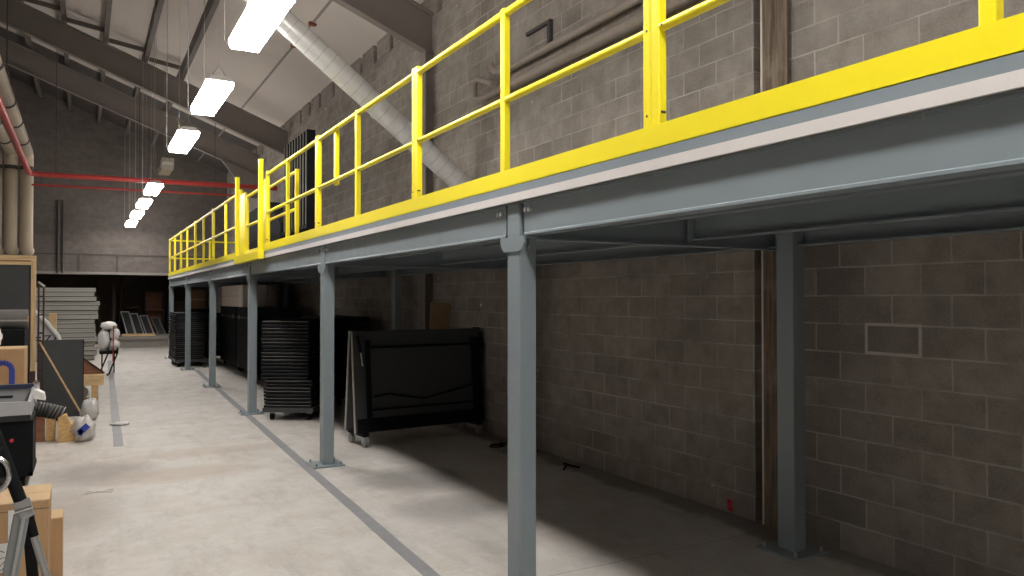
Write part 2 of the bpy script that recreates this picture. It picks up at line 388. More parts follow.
for x in (-.9, 1.1, 3.4): MB().cyl((x, 21.45, 4.55), (x, 21.36, 4.8), .008, 6).build('hanger_rod', M['band'], rp2)
for i, x in enumerate((-1.86, -1.545, -1.22)):
    pp = thing('drain_pipe', ['cream drain pipe at the very left edge of the picture', 'cream drain pipe with a bent foot, left one of the pair above the wood-framed board', 'cream drain pipe with a bent foot, right one of the pair by the red pipe'][i], 'pipe', (x, 21.9, 2.9), group='cream pipes dropping beside the wood-framed board')
    z = 5.35
    MB().tube([(x, 5, z), (x, 21.6, z)] + arc((x, 21.6, z-.3), .3, math.pi/2, 0, (0,1,0), (0,0,1)) + [(x, 21.9, 3.25)] + arc((x, 22.15, 3.25), .25, math.pi, math.pi*1.5, (0,1,0), (0,0,1)) + [(x, 22.6, 3.0)], .135, 16).build('pipe_run', M['pale_pipe'], pp)
    for y in (13.7, 16.2, 18.0, 20.0): MB().cyl((x, y-.05, z), (x, y+.05, z), .150, 16).build('coupling', M['band'], pp)
    MB().cyl((x, 21.9, 4.93), (x, 21.9, 5.02), .150, 16).build('coupling', M['band'], pp)
    MB().cyl((x, 16.2, z), (x, 16.2, roof_z(x)-.0), .012, 6).build('hanger_rod', M['band'], pp)
for i, (x, r) in enumerate(((-.78, .04), (-.64, .03))):
    tag(MB().cyl((x, YB-r-.01, 2.7), (x, YB-r-.01, 5.2), r, 10).build('conduit', M['trim_dk']), ['dark vertical conduit on the back wall, left of two', 'thinner dark vertical conduit on the back wall, right of two'][i], 'conduit')
wp = thing('wall_pipe', 'upper of two brown pipes along the block wall above the deck', 'pipe', (4.62, 9.2, 4.62), group='brown pipes along the upper wall')
MB().tube([(4.64, -3, 4.69), (4.64, 8.45, 4.69), (4.60, 8.62, 4.74), (4.6, 8.70, 4.83)], .045, 10).build('pipe_run', M['wall_pipe'], wp)
wp = thing('wall_pipe', 'lower and thicker brown pipe along the block wall with a hooked end', 'pipe', (4.62, 9.2, 4.50), group='brown pipes along the upper wall')
MB().tube([(4.62, -3, 4.47), (4.62, 8.45, 4.47)] , .062, 12).build('pipe_run', M['wall_pipe'], wp)
MB().tube([(4.62, 8.45, 4.47), (4.60, 9.08, 4.47), (4.60, 9.2, 4.52), (4.60, 9.2, 4.72), (4.60, 9.12, 4.76), (4.60, 8.65, 4.58)], .04, 10).build('hook_end', M['wall_pipe'], wp)
br = thing('wall_bracket', 'small dark angle bracket on the wall above the brown pipes', 'bracket', (XW, 8.3, 4.95))
MB().box(4.70, 4.75, 7.45, 7.51, 4.78, 5.06).build('back_strap', M['band'], br); MB().box(4.70, 4.74, 7.50, 8.0, 5.02, 5.06).build('top_arm', M['band'], br)
for y in (2.5,): MB().box(4.55, 4.75, y, y+.05, 4.38, 4.42).build('strap', M['band'], wp)

# spiral duct
du = thing('spiral_duct', 'silver spiral duct sloping down behind the yellow railing to the wall', 'duct', (4.75, 9.5, 3.35))
d0 = Vector((4.75, 9.55, 3.27)); d1 = Vector((.35, 9.4, 6.52)); dv = (d1-d0); L = dv.length; dv.normalize()
MB().tube([d0, d1] + [d1 + Vector((-.25,0,.06)), (-1.2, 9.4, 6.65)], .145, 28).build('duct_run', M['galv'], du)
k = 0; s = MB()
while k < L: s.cyl(d0+dv*k, d0+dv*(k+.010), .148, 28); k += .15
s.build('seam_rib', M['duct_rib'], du)
for kk in (1.7, 3.5): MB().cyl(d0+dv*kk, d0+dv*(kk+.05), .155, 28).build('joint_collar', M['galv'], du)
for q in (d1 + Vector((.3,0,-.05)),): MB().cyl(q, (q.x, q.y, roof_z(q.x)), .01, 6).build('hanger_rod', M['band'], du)

# ------------------------------------------------------------------ hanging lights
XLmp = 1.40; ZL = 4.31
def pendant(y_far, lab, lit=True):
    L = 1.5 if lit else .8; k = .9 if lit else .68; yc = y_far - 1.5/2
    r = thing('pendant_light', lab, 'ceiling light', (XLmp, yc, ZL), group='fluorescent lights hanging over the aisle' if lit else None)
    x = XLmp
    def sec(a, b, z0, z1, z2): return [(x-a*k, ZL+z0), (x+a*k, ZL+z0), (x+b*k, ZL+z1), (x+b*k, ZL+z2), (x-b*k, ZL+z2), (x-b*k, ZL+z1)]
    MB().prism(sec(.15, .168, 0, .05, .085), 'y', yc-L/2+.02, yc+L/2-.02).build('lens', M['lens' if lit else 'lens_off'], r)
    MB().prism([(x-.172*k, ZL+.085), (x+.172*k, ZL+.085), (x+.11*k, ZL+.15), (x-.11*k, ZL+.15)], 'y', yc-L/2, yc+L/2).build('housing', M['white'], r)
    if lit:
        for q in (-.05, .05): MB().box(x+q-.028, x+q+.028, yc-L/2+.12, yc+L/2-.12, ZL+.151, ZL+.155).build('added_uplight_slot', M['added_uplight'], r)  # glowing slots added on top of the housing to brighten the roof
    for s_ in (-1, 1):
        ye = yc + s_*(L/2-.01)
        MB().prism(sec(.153, .172, -.004, .05, .09), 'y', ye-.01, ye+.01).build('end_cap', M['lens' if lit else 'lens_off'], r)
        MB().tube([(x-.1*k, ye-s_*.08, ZL+.15), (x, ye-s_*.08, ZL+.3), (x+.1*k, ye-s_*.08, ZL+.15)], .005, 6).build('hook', M['band'], r)
        MB().cyl((x, ye-s_*.08, ZL+.3), (x, ye-s_*.08, roof_z(x)), .0035, 6).build('hanger_wire', M['edge'], r)
    MB().tube([(x-.1, yc+L/2-.05, ZL+.13), (x-.15, yc+L/2+.08, ZL+.06), (x-.17, yc+L/2+.16, ZL+.12), (x-.17, yc+L/2+.18, ZL+.4), (x-.17, yc+L/2+.18, roof_z(x-.17))], .006, 8).build('power_cord', M['stage'], r)
    if not lit:
        MB().obox((x+.03, yc, ZL+.20), (.22,.4,.12)).build('ballast_box', M['lens_off'], r)
YF = 7.98; SP = 3.09
for i, lab in enumerate((None, None, None, None, 'nearest hanging light, glowing white at the top beside the silver duct', 'second hanging light down the aisle, glowing below the roof beam',
      'third hanging light down the aisle, between the second light and the unlit one', 'unlit off-white hanging fixture in the gap of the row of glowing lights', 'hanging light glowing just in front of the thick red pipe',
      'glowing light just beyond the red pipes, third from the far end of the row', 'glowing light, second from the far end of the row', 'glowing light at the far end of the row by the back wall')):
    y = YF + SP*(i-4)
    if i == 11: y = 29.7
    pendant(y, lab or ['hanging light behind the viewer at the far rear', 'hanging light just behind the viewer', 'hanging light overhead above the picture edge', 'hanging light overhead ahead of the viewer, above the picture edge'][i], lit=(i != 7))

# ------------------------------------------------------------------ mezzanine steel
XC0, XC1 = 2.255, 2.375
FR = [3.985 + 4.216*k for k in range(-1, 6)]
ORD = ['nearest', 'second', 'third', 'fourth', 'fifth', 'sixth']
FLAB = ['grey steel column out of view beside the viewer', 'nearest grey steel column, cut by the bottom of the picture', 'grey steel column standing beside the folded table, base plate on the tape line',
        'grey steel column left of the tall black table stack', 'grey steel column left of the beige carton', 'grey steel column between the far white table edges and the far stack', 'furthest grey steel column at the end of the deck']
for k, y in enumerate(FR):
    r = thing('steel_column', FLAB[k], 'column', (2.315, y, 0), group='grey columns carrying the deck edge')
    MB().box(XC0, XC0+.118, y-.075, y+.075, .014, 2.372).build('shaft', M['grey'], r, .008)
    MB().box(2.13, 2.47, y-.17, y+.17, .0026, .015).build('base_plate', M['grey'], r, .003)
    for dx in (-.13, .13):
        for dy in (-.13, .13): MB().cyl((2.30+dx, y+dy, .014), (2.30+dx, y+dy, .045), .012, 8).build('anchor_bolt', M['grey'], r)
    pl = [(y-.145, 2.172), (y-.145, 2.13), (y-.10, 2.085), (y+.10, 2.085), (y+.145, 2.13), (y+.145, 2.172)]
    MB().prism(pl, 'x', XC0-.010, XC0+.004).build('seat_bracket', M['grey'], r)
    for s_ in (-1, 1):
        g = MB().prism([(y+s_*.075, 2.172), (y+s_*.14, 2.172), (y+s_*.075, 2.09)], 'x', XC0+.05, XC0+.06); g.box(XC0, XC0+.11, min(y+s_*.075, y+s_*.145), max(y+s_*.075, y+s_*.145), 2.162, 2.172)
        g.build('gusset', M['grey'], r)
RY = [-.3, 3.775, 7.74, 11.66, 15.55, 19.5, 24.9]
RLAB = ['grey rear column out of view behind the viewer', 'nearest grey rear column against the block wall, on a bolted base plate', 'grey rear column hidden behind the nearest front column', 'dark rear column behind the folded table beside the cardboard sheet',
        'rear column behind the second front column', 'dark rear column above the tall black table stack', 'rear column at the far end of the deck']
for k, y in enumerate(RY):
    r = thing('rear_column', RLAB[k], 'column', (4.43, y, 0), group='grey columns along the block wall')
    MB().box(4.365, 4.485, y-.075, y+.075, .014, 2.375).build('shaft', M['grey'], r, .008)
    MB().box(4.255, 4.60, y-.18, y+.18, 0, .014).build('base_plate', M['grey'], r, .003)
    for dx in (-.13, .13):
        for dy in (-.14, .14): MB().cyl((4.43+dx, y+dy, .014), (4.43+dx, y+dy, .045), .012, 8).build('anchor_bolt', M['bolt'], r)
ZB, ZD = 2.175, 2.372
BL = ['over the viewer at the right edge', 'from the nearest column to the second one', 'from the second column to the third', 'under the safety gate', 'second to last along the deck', 'last along the far end of the deck']
def channel(mb, x, y0, y1, d=1, fl=.085):
    mb.box(min(x, x+.01*d), max(x, x+.01*d), y0, y1, ZB, ZD)
    mb.prism([(x-.007*d, ZB+.009), (x+.001*d, ZB+.009), (x+.001*d, ZB+.018)], 'y', y0, y1)
    for z in (ZB, ZD-.012): mb.box(min(x-.007*d, x+fl*d), max(x-.007*d, x+fl*d), y0, y1, z, z+.012)
    return mb
for k in range(6):
    y0, y1 = FR[k]+.075, FR[k+1]-.075
    r = thing('edge_beam', 'grey steel edge beam %s' % BL[k], 'beam', (2.3, (y0+y1)/2, ZB), group='edge beams under the yellow railing')
    channel(MB(), 2.268, y0+.035, y1-.035).build('channel', M['grey'], r)
    for ye, s_ in ((y0, 1), (y1, -1)):
        MB().box(2.29, 2.35, min(ye, ye+s_*.06), max(ye, ye+s_*.06), ZB+.015, ZD-.015).build('end_clip', M['grey'], r)
        for q in (.075, .115):
            MB().cyl((2.27, ye+s_*q, ZD-.05), (2.246, ye+s_*q, ZD-.05), .014, 8).build('bolt', M['bolt'], r)
    r = thing('rear_beam', 'dark grey rear beam along the block wall, %s' % ['nearest', 'second', 'third', 'fourth', 'fifth', 'furthest'][k], 'beam', (4.45, (y0+y1)/2, ZB), group='rear beams along the block wall')
    channel(MB(), 4.50, FR[k]+.002, FR[k+1]-.002, -1).build('channel', M['grey'], r)
    for x in (3.0, 3.66):
        r = thing('deck_joist', 'grey joist under the deck, %s bay, %s' % (['nearest', 'second', 'third', 'fourth', 'fifth', 'furthest'][k], 'nearer the aisle' if x < 3.2 else 'nearer the wall'), 'joist', (x, (y0+y1)/2, ZB), group='joists under the deck')
        zz = 2.20 if x > 3.2 else 2.26
        MB().box(x-.04, x+.04, y0-.04, y1+.04, zz, zz+.01).box(x-.004, x+.004, y0-.04, y1+.04, zz, ZD).build('joist_section', M['grey'], r)
for k, y in enumerate(FR):
    r = thing('cross_girder', 'grey cross girder from the aisle column to the wall, %s' % ['behind the viewer', 'at the nearest column', 'at the second column', 'at the third column', 'at the fourth column', 'at the fifth column', 'at the far end'][k], 'girder', (3.4, y, 2.168), group='cross girders under the deck')
    MB().box(2.38, 4.49, y-.045, y+.045, 2.160, 2.172).box(2.38, 4.49, y-.005, y+.005, 2.172, ZD).build('girder_section', M['grey'], r)
    MB().box(3.60, 3.72, y-.06, y-.046, 2.19, 2.34).build('clip_angle', M['grey'], r)
dk = thing('mezzanine_deck', 'raised deck floor with a pale board edge along the aisle', 'mezzanine deck', (3.48, 12.4, ZD))
MB().box(2.226, 4.74, -.3, 25.2, 2.379, 2.427).build('deck_board', M['deck_edge'], dk)
MB().box(2.231, 2.40, -.3, 25.2, 2.4275, 2.475).build('edge_angle', M['grey'], dk)
MB().box(2.238, 4.74, -.3, 25.2, ZD, 2.378).build('deck_pan', M['grey_in'], dk)
MB().box(2.40, 4.74, -.3, 25.2, 2.424, 2.44).build('deck_surface', M['deck_top'], dk)
sc_ = MB()
for i in range(14): MB().cyl((2.248, .15+i*.42, 2.376), (2.248, .15+i*.42, 2.350), .003, 6).build('deck_screw', M['edge'], dk)

# ------------------------------------------------------------------ guard rails
TZ0, TZ1, ZR, ZM = 2.474, 2.582, 3.565, 3.025
XR = 2.262
def rail_section(y0, y1, mids, lab, extra=None):
    r = thing('guardrail_section', lab, 'railing', (XR, (y0+y1)/2, TZ0), group='yellow guardrail sections along the deck edge')
    MB().cyl((XR, y0+.02, ZR), (XR, y1-.02, ZR), .024, 14).build('top_rail', M['yellow'], r)
    MB().cyl((XR, y0+.04, ZM), (XR, y1-.04, ZM), .022, 14).build('mid_rail', M['yellow'], r)
    MB().box(2.232, 2.239, y0, y1, TZ0, TZ1).box(2.232, 2.28, y0, y1, TZ0, TZ0+.006).build('toe_board', M['yellow'], r)
    for y in (y0+.003, y1-.055):
        MB().box(2.24, 2.288, y, y+.052, TZ0, ZR+.045).build('post', M['yellow'], r, .006)
    for y in mids: MB().box(2.24, 2.286, y-.025, y+.025, TZ0, ZR+.028).build('post', M['yellow'], r, .006)
    if extra: MB().box(2.272, 2.315, extra-.035, extra+.035, ZM-.04, ZR-.01).build('short_post', M['yellow'], r, .006)
    for y in (y0+.055, y1-.055):
        for z in (TZ0+.16, ZM): MB().cyl((2.26, y-.022 if y > y0+1 else y-.03, z), (2.237, y-.022 if y > y0+1 else y-.03, z), .006, 6).build('rail_bolt', M['band'], r)
rail_section(-.28, 2.69, [1.215], 'nearest yellow guardrail section, running off the right edge of the picture')
rail_section(2.69, 5.53, [4.10], 'yellow guardrail section above the nearest grey column')
rail_section(5.53, 8.40, [7.0], 'yellow guardrail section above the second column, with a short extra post', extra=7.80)
rail_section(8.40, 11.10, [9.84], 'yellow guardrail section just right of the tall gate uprights')
rail_section(13.15, 16.25, [14.7], 'yellow guardrail section just beyond the gate')
rail_section(16.25, 19.05, [17.65], 'second yellow guardrail section beyond the gate')
rail_section(19.05, 22.05, [20.65], 'third yellow guardrail section beyond the gate')
rail_section(22.05, 25.12, [23.6], 'furthest yellow guardrail section at the end of the deck')
r = thing('end_guardrail', 'yellow guardrail crossing the far end of the deck', 'railing', (3.4, 25.12, 2.44))
MB().cyl((2.28, 25.12, ZR), (4.72, 25.12, ZR), .024).build('top_rail', M['yellow'], r); MB().cyl((2.28, 25.12, ZM), (4.72, 25.12, ZM), .022).build('mid_rail', M['yellow'], r)
MB().box(2.28, 4.72, 25.13, 25.14, 2.44, 2.578).build('toe_board', M['yellow'], r)
for x in (3.4, 4.66): MB().box(x-.025, x+.025, 25.09, 25.14, 2.44, ZR+.03).build('post', M['yellow'], r, .006)
# safety gate
g = thing('safety_gate', 'yellow safety gate with two tall uprights in the railing', 'gate', (2.18, 12.0, 2.36))
for y in (11.06, 12.93): MB().box(2.135, 2.195, y-.035, y+.035, 2.37, 3.77).build('upright', M['yellow'], g, .006)
MB().box(2.125, 2.205, 11.02, 12.97, 2.362, 2.49).build('sill', M['yellow'], g, .006)
for a, b in ((11.105, 11.26), (12.72, 13.12)): MB().box(2.242, 2.282, a, b, 2.478, 3.51).build('jamb_plate', M['yellow'], g, .005)
lf = MB().box(2.24, 2.28, 11.29, 11.34, 2.50, 3.44).build('gate_leaf', M['yellow'], g, .005)
MB().box(2.24, 2.28, 12.56, 12.61, 2.50, 3.44).build('leaf_stile', M['yellow'], g, .005)
for z in (3.42, 2.955): MB().cyl((2.26, 11.33, z), (2.26, 12.57, z), .022).build('leaf_rail', M['yellow'], g)
MB().box(2.24, 2.28, 11.29, 12.61, 2.50, 2.56).build('leaf_bottom', M['yellow'], g, .005)
for y in (10.45, 12.3): MB().box(2.50, 2.55, y-.025, y+.025, 2.44, 3.57).build('inner_post', M['yellow'], g, .005)
for z in (3.54, 3.03): MB().cyl((2.525, 10.45, z), (2.525, 12.3, z), .022).build('inner_rail', M['yellow'], g)

# ------------------------------------------------------------------ things on the deck
ct = thing('table_cart', 'black upright table cart on the deck behind the railing', 'cart', (3.2, 12.6, 2.44))
MB().box(3.0, 3.16, 11.8, 13.5, 2.90, 2.95).box(2.98, 3.34, 11.8, 13.5, 2.55, 2.60).build('bed', M['black'], ct)
for x in (3.02, 3.12):
    for y in (11.85, 13.42): MB().box(x, x+.03, y, y+.03, 2.60, 2.90).build('corner_post', M['black'], ct)
for x in (3.04, 3.32):
    for y in (11.9, 13.4): MB().cyl((x-.02, y, 2.495), (x+.02, y, 2.495), .055, 12).build('caster', M['black_rub'], ct)
NTH = ['first', 'second', 'third', 'fourth', 'fifth', 'sixth', 'seventh', 'eighth', 'ninth', 'tenth', 'eleventh', 'twelfth', 'thirteenth', 'fourteenth', 'fifteenth', 'sixteenth', 'seventeenth', 'eighteenth', 'nineteenth', 'twentieth', 'twenty-first', 'twenty-second', 'twenty-third', 'twenty-fourth', 'twenty-fifth']
cs = None
for i in range(9):
    lab = 'black tabletop standing on edge in the cart on the deck, %s from the gate end' % NTH[8-i]
    y = 11.84 + i*.182
    if cs is None:
        cs = thing('upright_table', lab, 'table', (3.18, y, 2.95), group='black tabletops on edge in the deck cart')
        MB().box(3.012, 3.145, y, y+.10, 2.95, 4.44).build('tabletop', M['black'], cs)
        MB().box(3.004, 3.014, y+.03, y+.055, 2.96, 4.43).build('edging', M['edge_dim'], cs)
    else: dup(cs, (3.18, y, 2.95), label=lab)
hc = thing('hooded_case', 'black covered case on the deck seen through the gate', 'case', (3.0, 13.9, 2.44))
MB().prism([(13.7, 2.44), (16.6, 2.44), (16.6, 3.62), (15.0, 3.66), (14.3, 3.4), (13.7, 3.15)], 'x', 3.02, 3.3).build('body', M['black_rub'], hc, .02)
MB().box(3.0, 3.02, 13.9, 16.4, 2.6, 2.66).build('rub_rail', M['black'], hc)

# ------------------------------------------------------------------ folding tables under the deck
def rolling_table(loc, rz, lab, W=1.84):
    r = thing('rolling_table', lab, 'folding table', loc, rz, 'folded rolling tables')
    for s_, nm in ((-1, 'tabletop'), (1, 'tabletop')):
        p = [(s_*.155-.014, .17), (s_*.155+.014, .17), (s_*.035+.014, 1.40), (s_*.035-.014, 1.40)]
        tp = MB().prism(p, 'x', 0, W).build(nm, M['black_soft'], r, local=True)
        pe = [(a*1.0, b) for a, b in p]
        MB().prism([(s_*.155-.017, .165), (s_*.155+.017, .165), (s_*.035+.017, 1.402), (s_*.035-.017, 1.402)], 'x', -.012, 0).build('edge_trim', M['edge'], tp, local=True)
        def fy(z, o=.035): return s_*(.155 - (z-.17)/1.23*.12 + o)
        for xa, xb in ((.15, .21), (W-.17, W-.03)):
            q = [(fy(1.29, .018), 1.29), (fy(.2, .018), .2), (fy(.2, .045), .2), (fy(1.29, .045), 1.29)]
            MB().prism(q, 'x', xa, xb).build('folded_leg', M['black'], tp, local=True)
        q = [(fy(.34, .016), .34), (fy(.175, .016), .175), (fy(.175, .034), .175), (fy(.34, .034), .34)]
        MB().prism(q, 'x', .02, W-.02).build('kick_rail', M['black'], tp, local=True)
        MB().tube([(.16, fy(1.20), 1.20), (W-.1, fy(1.20), 1.20)], .016, 8).build('cross_tube', M['black'], tp, local=True)
        MB().tube([(.24, fy(.60), .60), (.45, fy(.62), .62), (W*.5, fy(.53), .53), (W-.4, fy(.62), .62), (W-.2, fy(.66), .66)], .014, 8).build('brace', M['black'], tp, local=True)
        MB().tube([(.16, fy(.44), .44), (W-.1, fy(.44), .44)], .014, 8).build('cross_tube', M['black'], tp, local=True)
        for x in (.05, W-.03): MB().tube([(x, fy(1.35), 1.35), (x+.03, fy(1.2, .05), 1.15)], .02, 8).build('hinge_arm', M['black'], tp, local=True)
        MB().tube([(.08, fy(1.12, .06), 1.14), (.095, fy(.98, .06), .98)], .012, 6).build('release_handle', M['chrome'], tp, local=True)
    MB().box(.03, W-.03, -.03, .03, .16, .22).box(.06, .14, -.24, .24, .13, .19).box(W-.16, W-.08, -.24, .24, .13, .19).build('base_frame', M['black'], r, local=True)
    for x in (.10, W-.12):
        for y in (-.21, .21):
            c = MB().cyl((x-.022, y, .062), (x+.022, y, .062), .062, 16).build('caster', M['caster'], r, local=True)
            MB().box(x-.03, x+.03, y-.02, y+.02, .09, .14).build('fork', M['chrome'], c, local=True)
            MB().cyl((x-.03, y, .062), (x+.03, y, .062), .02, 8).build('hub', M['chrome'], c, local=True)
    MB().box(.02, .05, -.06, .06, 1.40, 1.415).box(W-.05, W-.02, -.06, .06, 1.40, 1.415).build('hinge_plate', M['black'], r, local=True)
    return r
rt = rolling_table((2.86, 9.10, 0), R(5), 'dark folded rolling table with pale edges standing behind the second column')
dup(rt, (2.95, 23.15, 0), R(0), 'far folded rolling table showing two pale edges between the far columns')

def make_table():
    r = thing('folding_table', 'x', 'folding table', (0,0,0))
    MB().box(0, .72, 0, 1.8, .006, .046).build('tabletop', M['black'], r, .006, local=True)
    MB().box(.02, .70, -.003, 0, .034, .041).build('edging', M['edge_dim'], r, local=True)
    MB().box(.06, .10, .12, 1.68, 0, .006).box(.62, .66, .12, 1.68, 0, .006).build('folded_leg', M['black'], r, local=True)
    return r
def make_dolly(loc, rz, lab):
    r = thing('table_dolly', lab, 'dolly', loc, rz, 'dollies under the table stacks')
    MB().box(-.02, .74, -.02, 1.82, .125, .19).build('platform', M['black_soft'], r, .006, local=True)
    for x in (.08, .64):
        for y in (.12, 1.68):
            c = MB().cyl((x-.02, y, .055), (x+.02, y, .055), .055, 16).build('caster', M['black_rub'], r, local=True)
            MB().box(x-.028, x+.028, y-.03, y+.03, .085, .127).build('fork', M['steel_lt'], c, local=True)
    return r
tb = make_table(); first = True
plain = bpy.data.meshes.new('edging'); plain = [c for c in tb.children if c.name.startswith('edging')][0].data.copy(); plain.materials.clear(); plain.materials.append(M['black_soft'])
def stack(loc, rz, n, where, upper_shift, dl, grp):
    global first
    make_dolly(loc, rz, dl)
    c, s_ = math.cos(rz), math.sin(rz)
    for i in range(n):
        dx = rnd.uniform(-.012, .012) + (upper_shift if i >= 8 else 0); dy = rnd.uniform(-.015, .015)
        z = .19 + i*.0515 + .0
        p = (loc[0] + c*dx - s_*dy, loc[1] + s_*dx + c*dy, z)
        lab = 'black folding table %s from bottom of %s' % (NTH[i], where)
        if i == n-1: lab = 'topmost black folding table of %s' % where
        if first:
            tb.location = p; tb.rotation_euler = (0,0,rz); tb['label'] = lab; tb['group'] = grp; first = False
        else:
            d = dup(tb, p, rz, lab, grp)
            if rnd.random() < .45:
                for ch in d.children:
                    if ch.name.startswith('edging'): ch.data = plain
stack((2.335, 11.60, 0), R(-32.7), 25, 'the tall stack right of the third column', -.05, 'black dolly on casters under the tall stack right of the third column', 'folding tables in the tall stack')
stack((3.72, 13.0, 0), 0, 25, 'the stack by the wall behind the folded table', 0, 'dolly under the stack close to the wall behind the folded table', 'folding tables in the stack by the wall')
stack((2.12, 21.75, 0), 0, 24, 'the far stack between the last two columns', 0, 'dolly under the far stack between the last two columns', 'folding tables in the far stack')

def wheel_case(x0, x1, y0, y1, h, lab):
    r = thing('storage_case', lab, 'case', ((x0+x1)/2, (y0+y1)/2, 0), group='black wheeled cases under the deck')
    MB().box(x0, x1, y0, y1, .12, h-.25).build('body', M['black'], r, .01)
    MB().box(x0, x1, y0, y1, h-.243, h).build('lid', M['black'], r, .01)
    MB().box(x0-.006, x0, y0, y1, h-.27, h-.23).build('edge_strip', M['black_soft'], r)
    for x in (x0+.1, x1-.1):
        for y in (y0+.12, y1-.12): MB().cyl((x-.02, y, .06), (x+.02, y, .06), .06, 12).box(x-.03, x+.03, y-.03, y+.03, .09, .12).build('caster', M['black_rub'], r)
    for y in (y0+.4, y1-.4): MB().box(x0-.012, x0, y-.04, y+.04, h-.30, h-.20).build('latch', M['steel_brown'], r)
wheel_case(3.32, 4.3, 17.4, 19.85, 1.6, 'large black wheeled case under the right half of the beige carton')
wheel_case(3.32, 4.3, 19.95, 22.4, 1.6, 'large black wheeled case under the left half of the beige carton')
wheel_case(2.7, 3.35, 24.15, 24.9, 1.5, 'small black case carrying the brown box at the far end')
bc = thing('carton', 'long beige carton lying on top of the black wheeled cases', 'box', (3.6, 20.7, 1.6))
MB().box(3.34, 3.9, 19.15, 22.3, 1.6, 2.14).build('body', M['beige'], bc, .006)
MB().box(3.334, 3.34, 19.35, 19.7, 1.6, 2.13).build('tape_lit_edge', M['white'], bc)  # white band paints in the carton's lit right edge
MB().box(3.336, 3.34, 19.15, 22.3, 1.865, 1.872).build('flap_seam', M['card_dk'], bc)
bb = thing('carton', 'dark brown box on the small black case at the far end', 'box', (2.95, 24.5, 1.5))
MB().box(2.74, 3.16, 24.2, 24.75, 1.5, 2.06).build('body', M['card_dk'], bb, .006); MB().box(2.74, 3.16, 24.196, 24.2, 1.75, 1.80).build('tape_lit_edge', M['card'], bb)
cs_ = tag(MB().prism([(4.29, 0), (4.60, 0), (4.715, 1.72), (4.40, 1.75)], 'y', 10.2, 10.214).build('cardboard_sheet', M['card']), 'brown cardboard sheet leaning on the wall behind the folded table', 'cardboard')
rg = tag(MB().box(4.738, 4.749, 4.66, 4.71, .02, .11).build('red_tag', M['red_l']), 'small red tag at the foot of the block wall beside the rear column', 'tag')
cb = MB(); pts = [(4.36+.10*math.cos(a*.7)*(1-.02*a), 8.1+.10*math.sin(a*.7)*(1-.03*a), .012+.002*a) for a in range(20)] + [(4.5, 7.95, .05), (4.6, 7.9, .012)]
tag(cb.tube(pts, .009, 6).build('cable_coil', M['black_rub']), 'little dark cable coil on the floor by the nearest column and wall', 'cable')
tag(MB().tube([(4.40, 6.7, .01), (4.46, 6.75, .03), (4.50, 6.85, .035), (4.56, 6.8, .012), (4.6, 6.7, .01)], .012, 6).build('rubber_scrap', M['black_rub']), 'dark scrap of rubber on the floor below the middle of the block wall', 'scrap')

# ------------------------------------------------------------------ floor tape
def strip(p, q, wd, name, lab):
    p, q = Vector((*p, 0)), Vector((*q, 0)); d = (q-p).normalized(); n = Vector((-d.y, d.x, 0))*wd/2
    m = MB(); N = 40; vs = []
    for i in range(N+1):
        c = p + (q-p)*i/N; j = rnd.uniform(-.003, .003)
        for s_ in (-1, 1):
            for z in (.0005, .0022): vs.append((c.x + n.x*s_ + j, c.y + n.y*s_, z))
    fs = []
    for i in range(N):
        a, b = i*4, i*4+4
        fs += [(a+1, b+1, b+3, a+3), (a, a+2, b+2, b), (a, b, b+1, a+1), (a+2, a+3, b+3, b+2)]
    fs += [(0,1,3,2), (N*4, N*4+2, N*4+3, N*4+1)]
    m._add(vs, fs); return tag(m.build(name, M['tape']), lab, 'floor tape')
strip((1.82, -.5), (2.49, 20.6), .10, 'floor_tape', 'grey tape line on the floor running along the front columns')
strip((.385, 10.45), (.67, 25.0), .11, 'floor_tape', 'grey tape line down the left side of the aisle')
tag(MB().blob((.47, 12.2, .022), (.24, .14, .04), 3, .3).build('paper_scrap', M['white_bag']), 'white paper scrap lying on the left tape line', 'scrap')
tw = MB().bar((.02, 8.05, .006), (.26, 8.12, .006), .018, .008).bar((.05, 8.13, .006), (.24, 7.99, .012), .018, .008)
tag(tw.build('wood_sliver', M['deck_edge']), 'pale crossed wood slivers on the floor in front of the black case', 'scrap')

# ------------------------------------------------------------------ far end of the hall
sp_ = None; z = 0.0
for i in range(16):
    x1 = .33 + rnd.uniform(-.05, .03) + (.06 if 9 <= i <= 12 else 0) - (.03 if i > 12 else 0); y = 25.3 + rnd.uniform(-.04, .04)
    lab = 'grey stage platform %s from the bottom of the tall pile at the far left' % NTH[i]
    if i == 15: lab = 'topmost grey stage platform of the tall pile at the far left'
    zz = .02 + i*.131
    if sp_ is None:
        sp_ = thing('stage_platform', lab, 'stage platform', (x1, y, zz), group='grey stage platforms in the pile')
        MB().box(-2.44, 0, 0, 1.2, .016, .128).build('frame', M['stage'], sp_, .006, local=True)
        MB().box(-2.42, -.02, .02, 1.18, -.003, .016).build('underside', M['stage_dk'], sp_, local=True)
        MB().box(-2.44, 0, -.003, 0, .076, .083).build('groove', M['edge_dim'], sp_, local=True)
    else: dup(sp_, (x1, y, zz), label=lab)
MBp = tag(MB().box(1.1, 3.3, 31.2, 33.0, 0, .42).box(1.1, 3.3, 31.14, 31.2, .30, .42).build('loading_platform', M['conc']), 'low grey platform across the opening under the back wall', 'platform')
tag(MB().box(1.25, 2.35, 31.3, 31.55, .42, .50).build('timber_plank', M['pine_x']), 'pale timber plank lying on the low grey platform', 'plank')
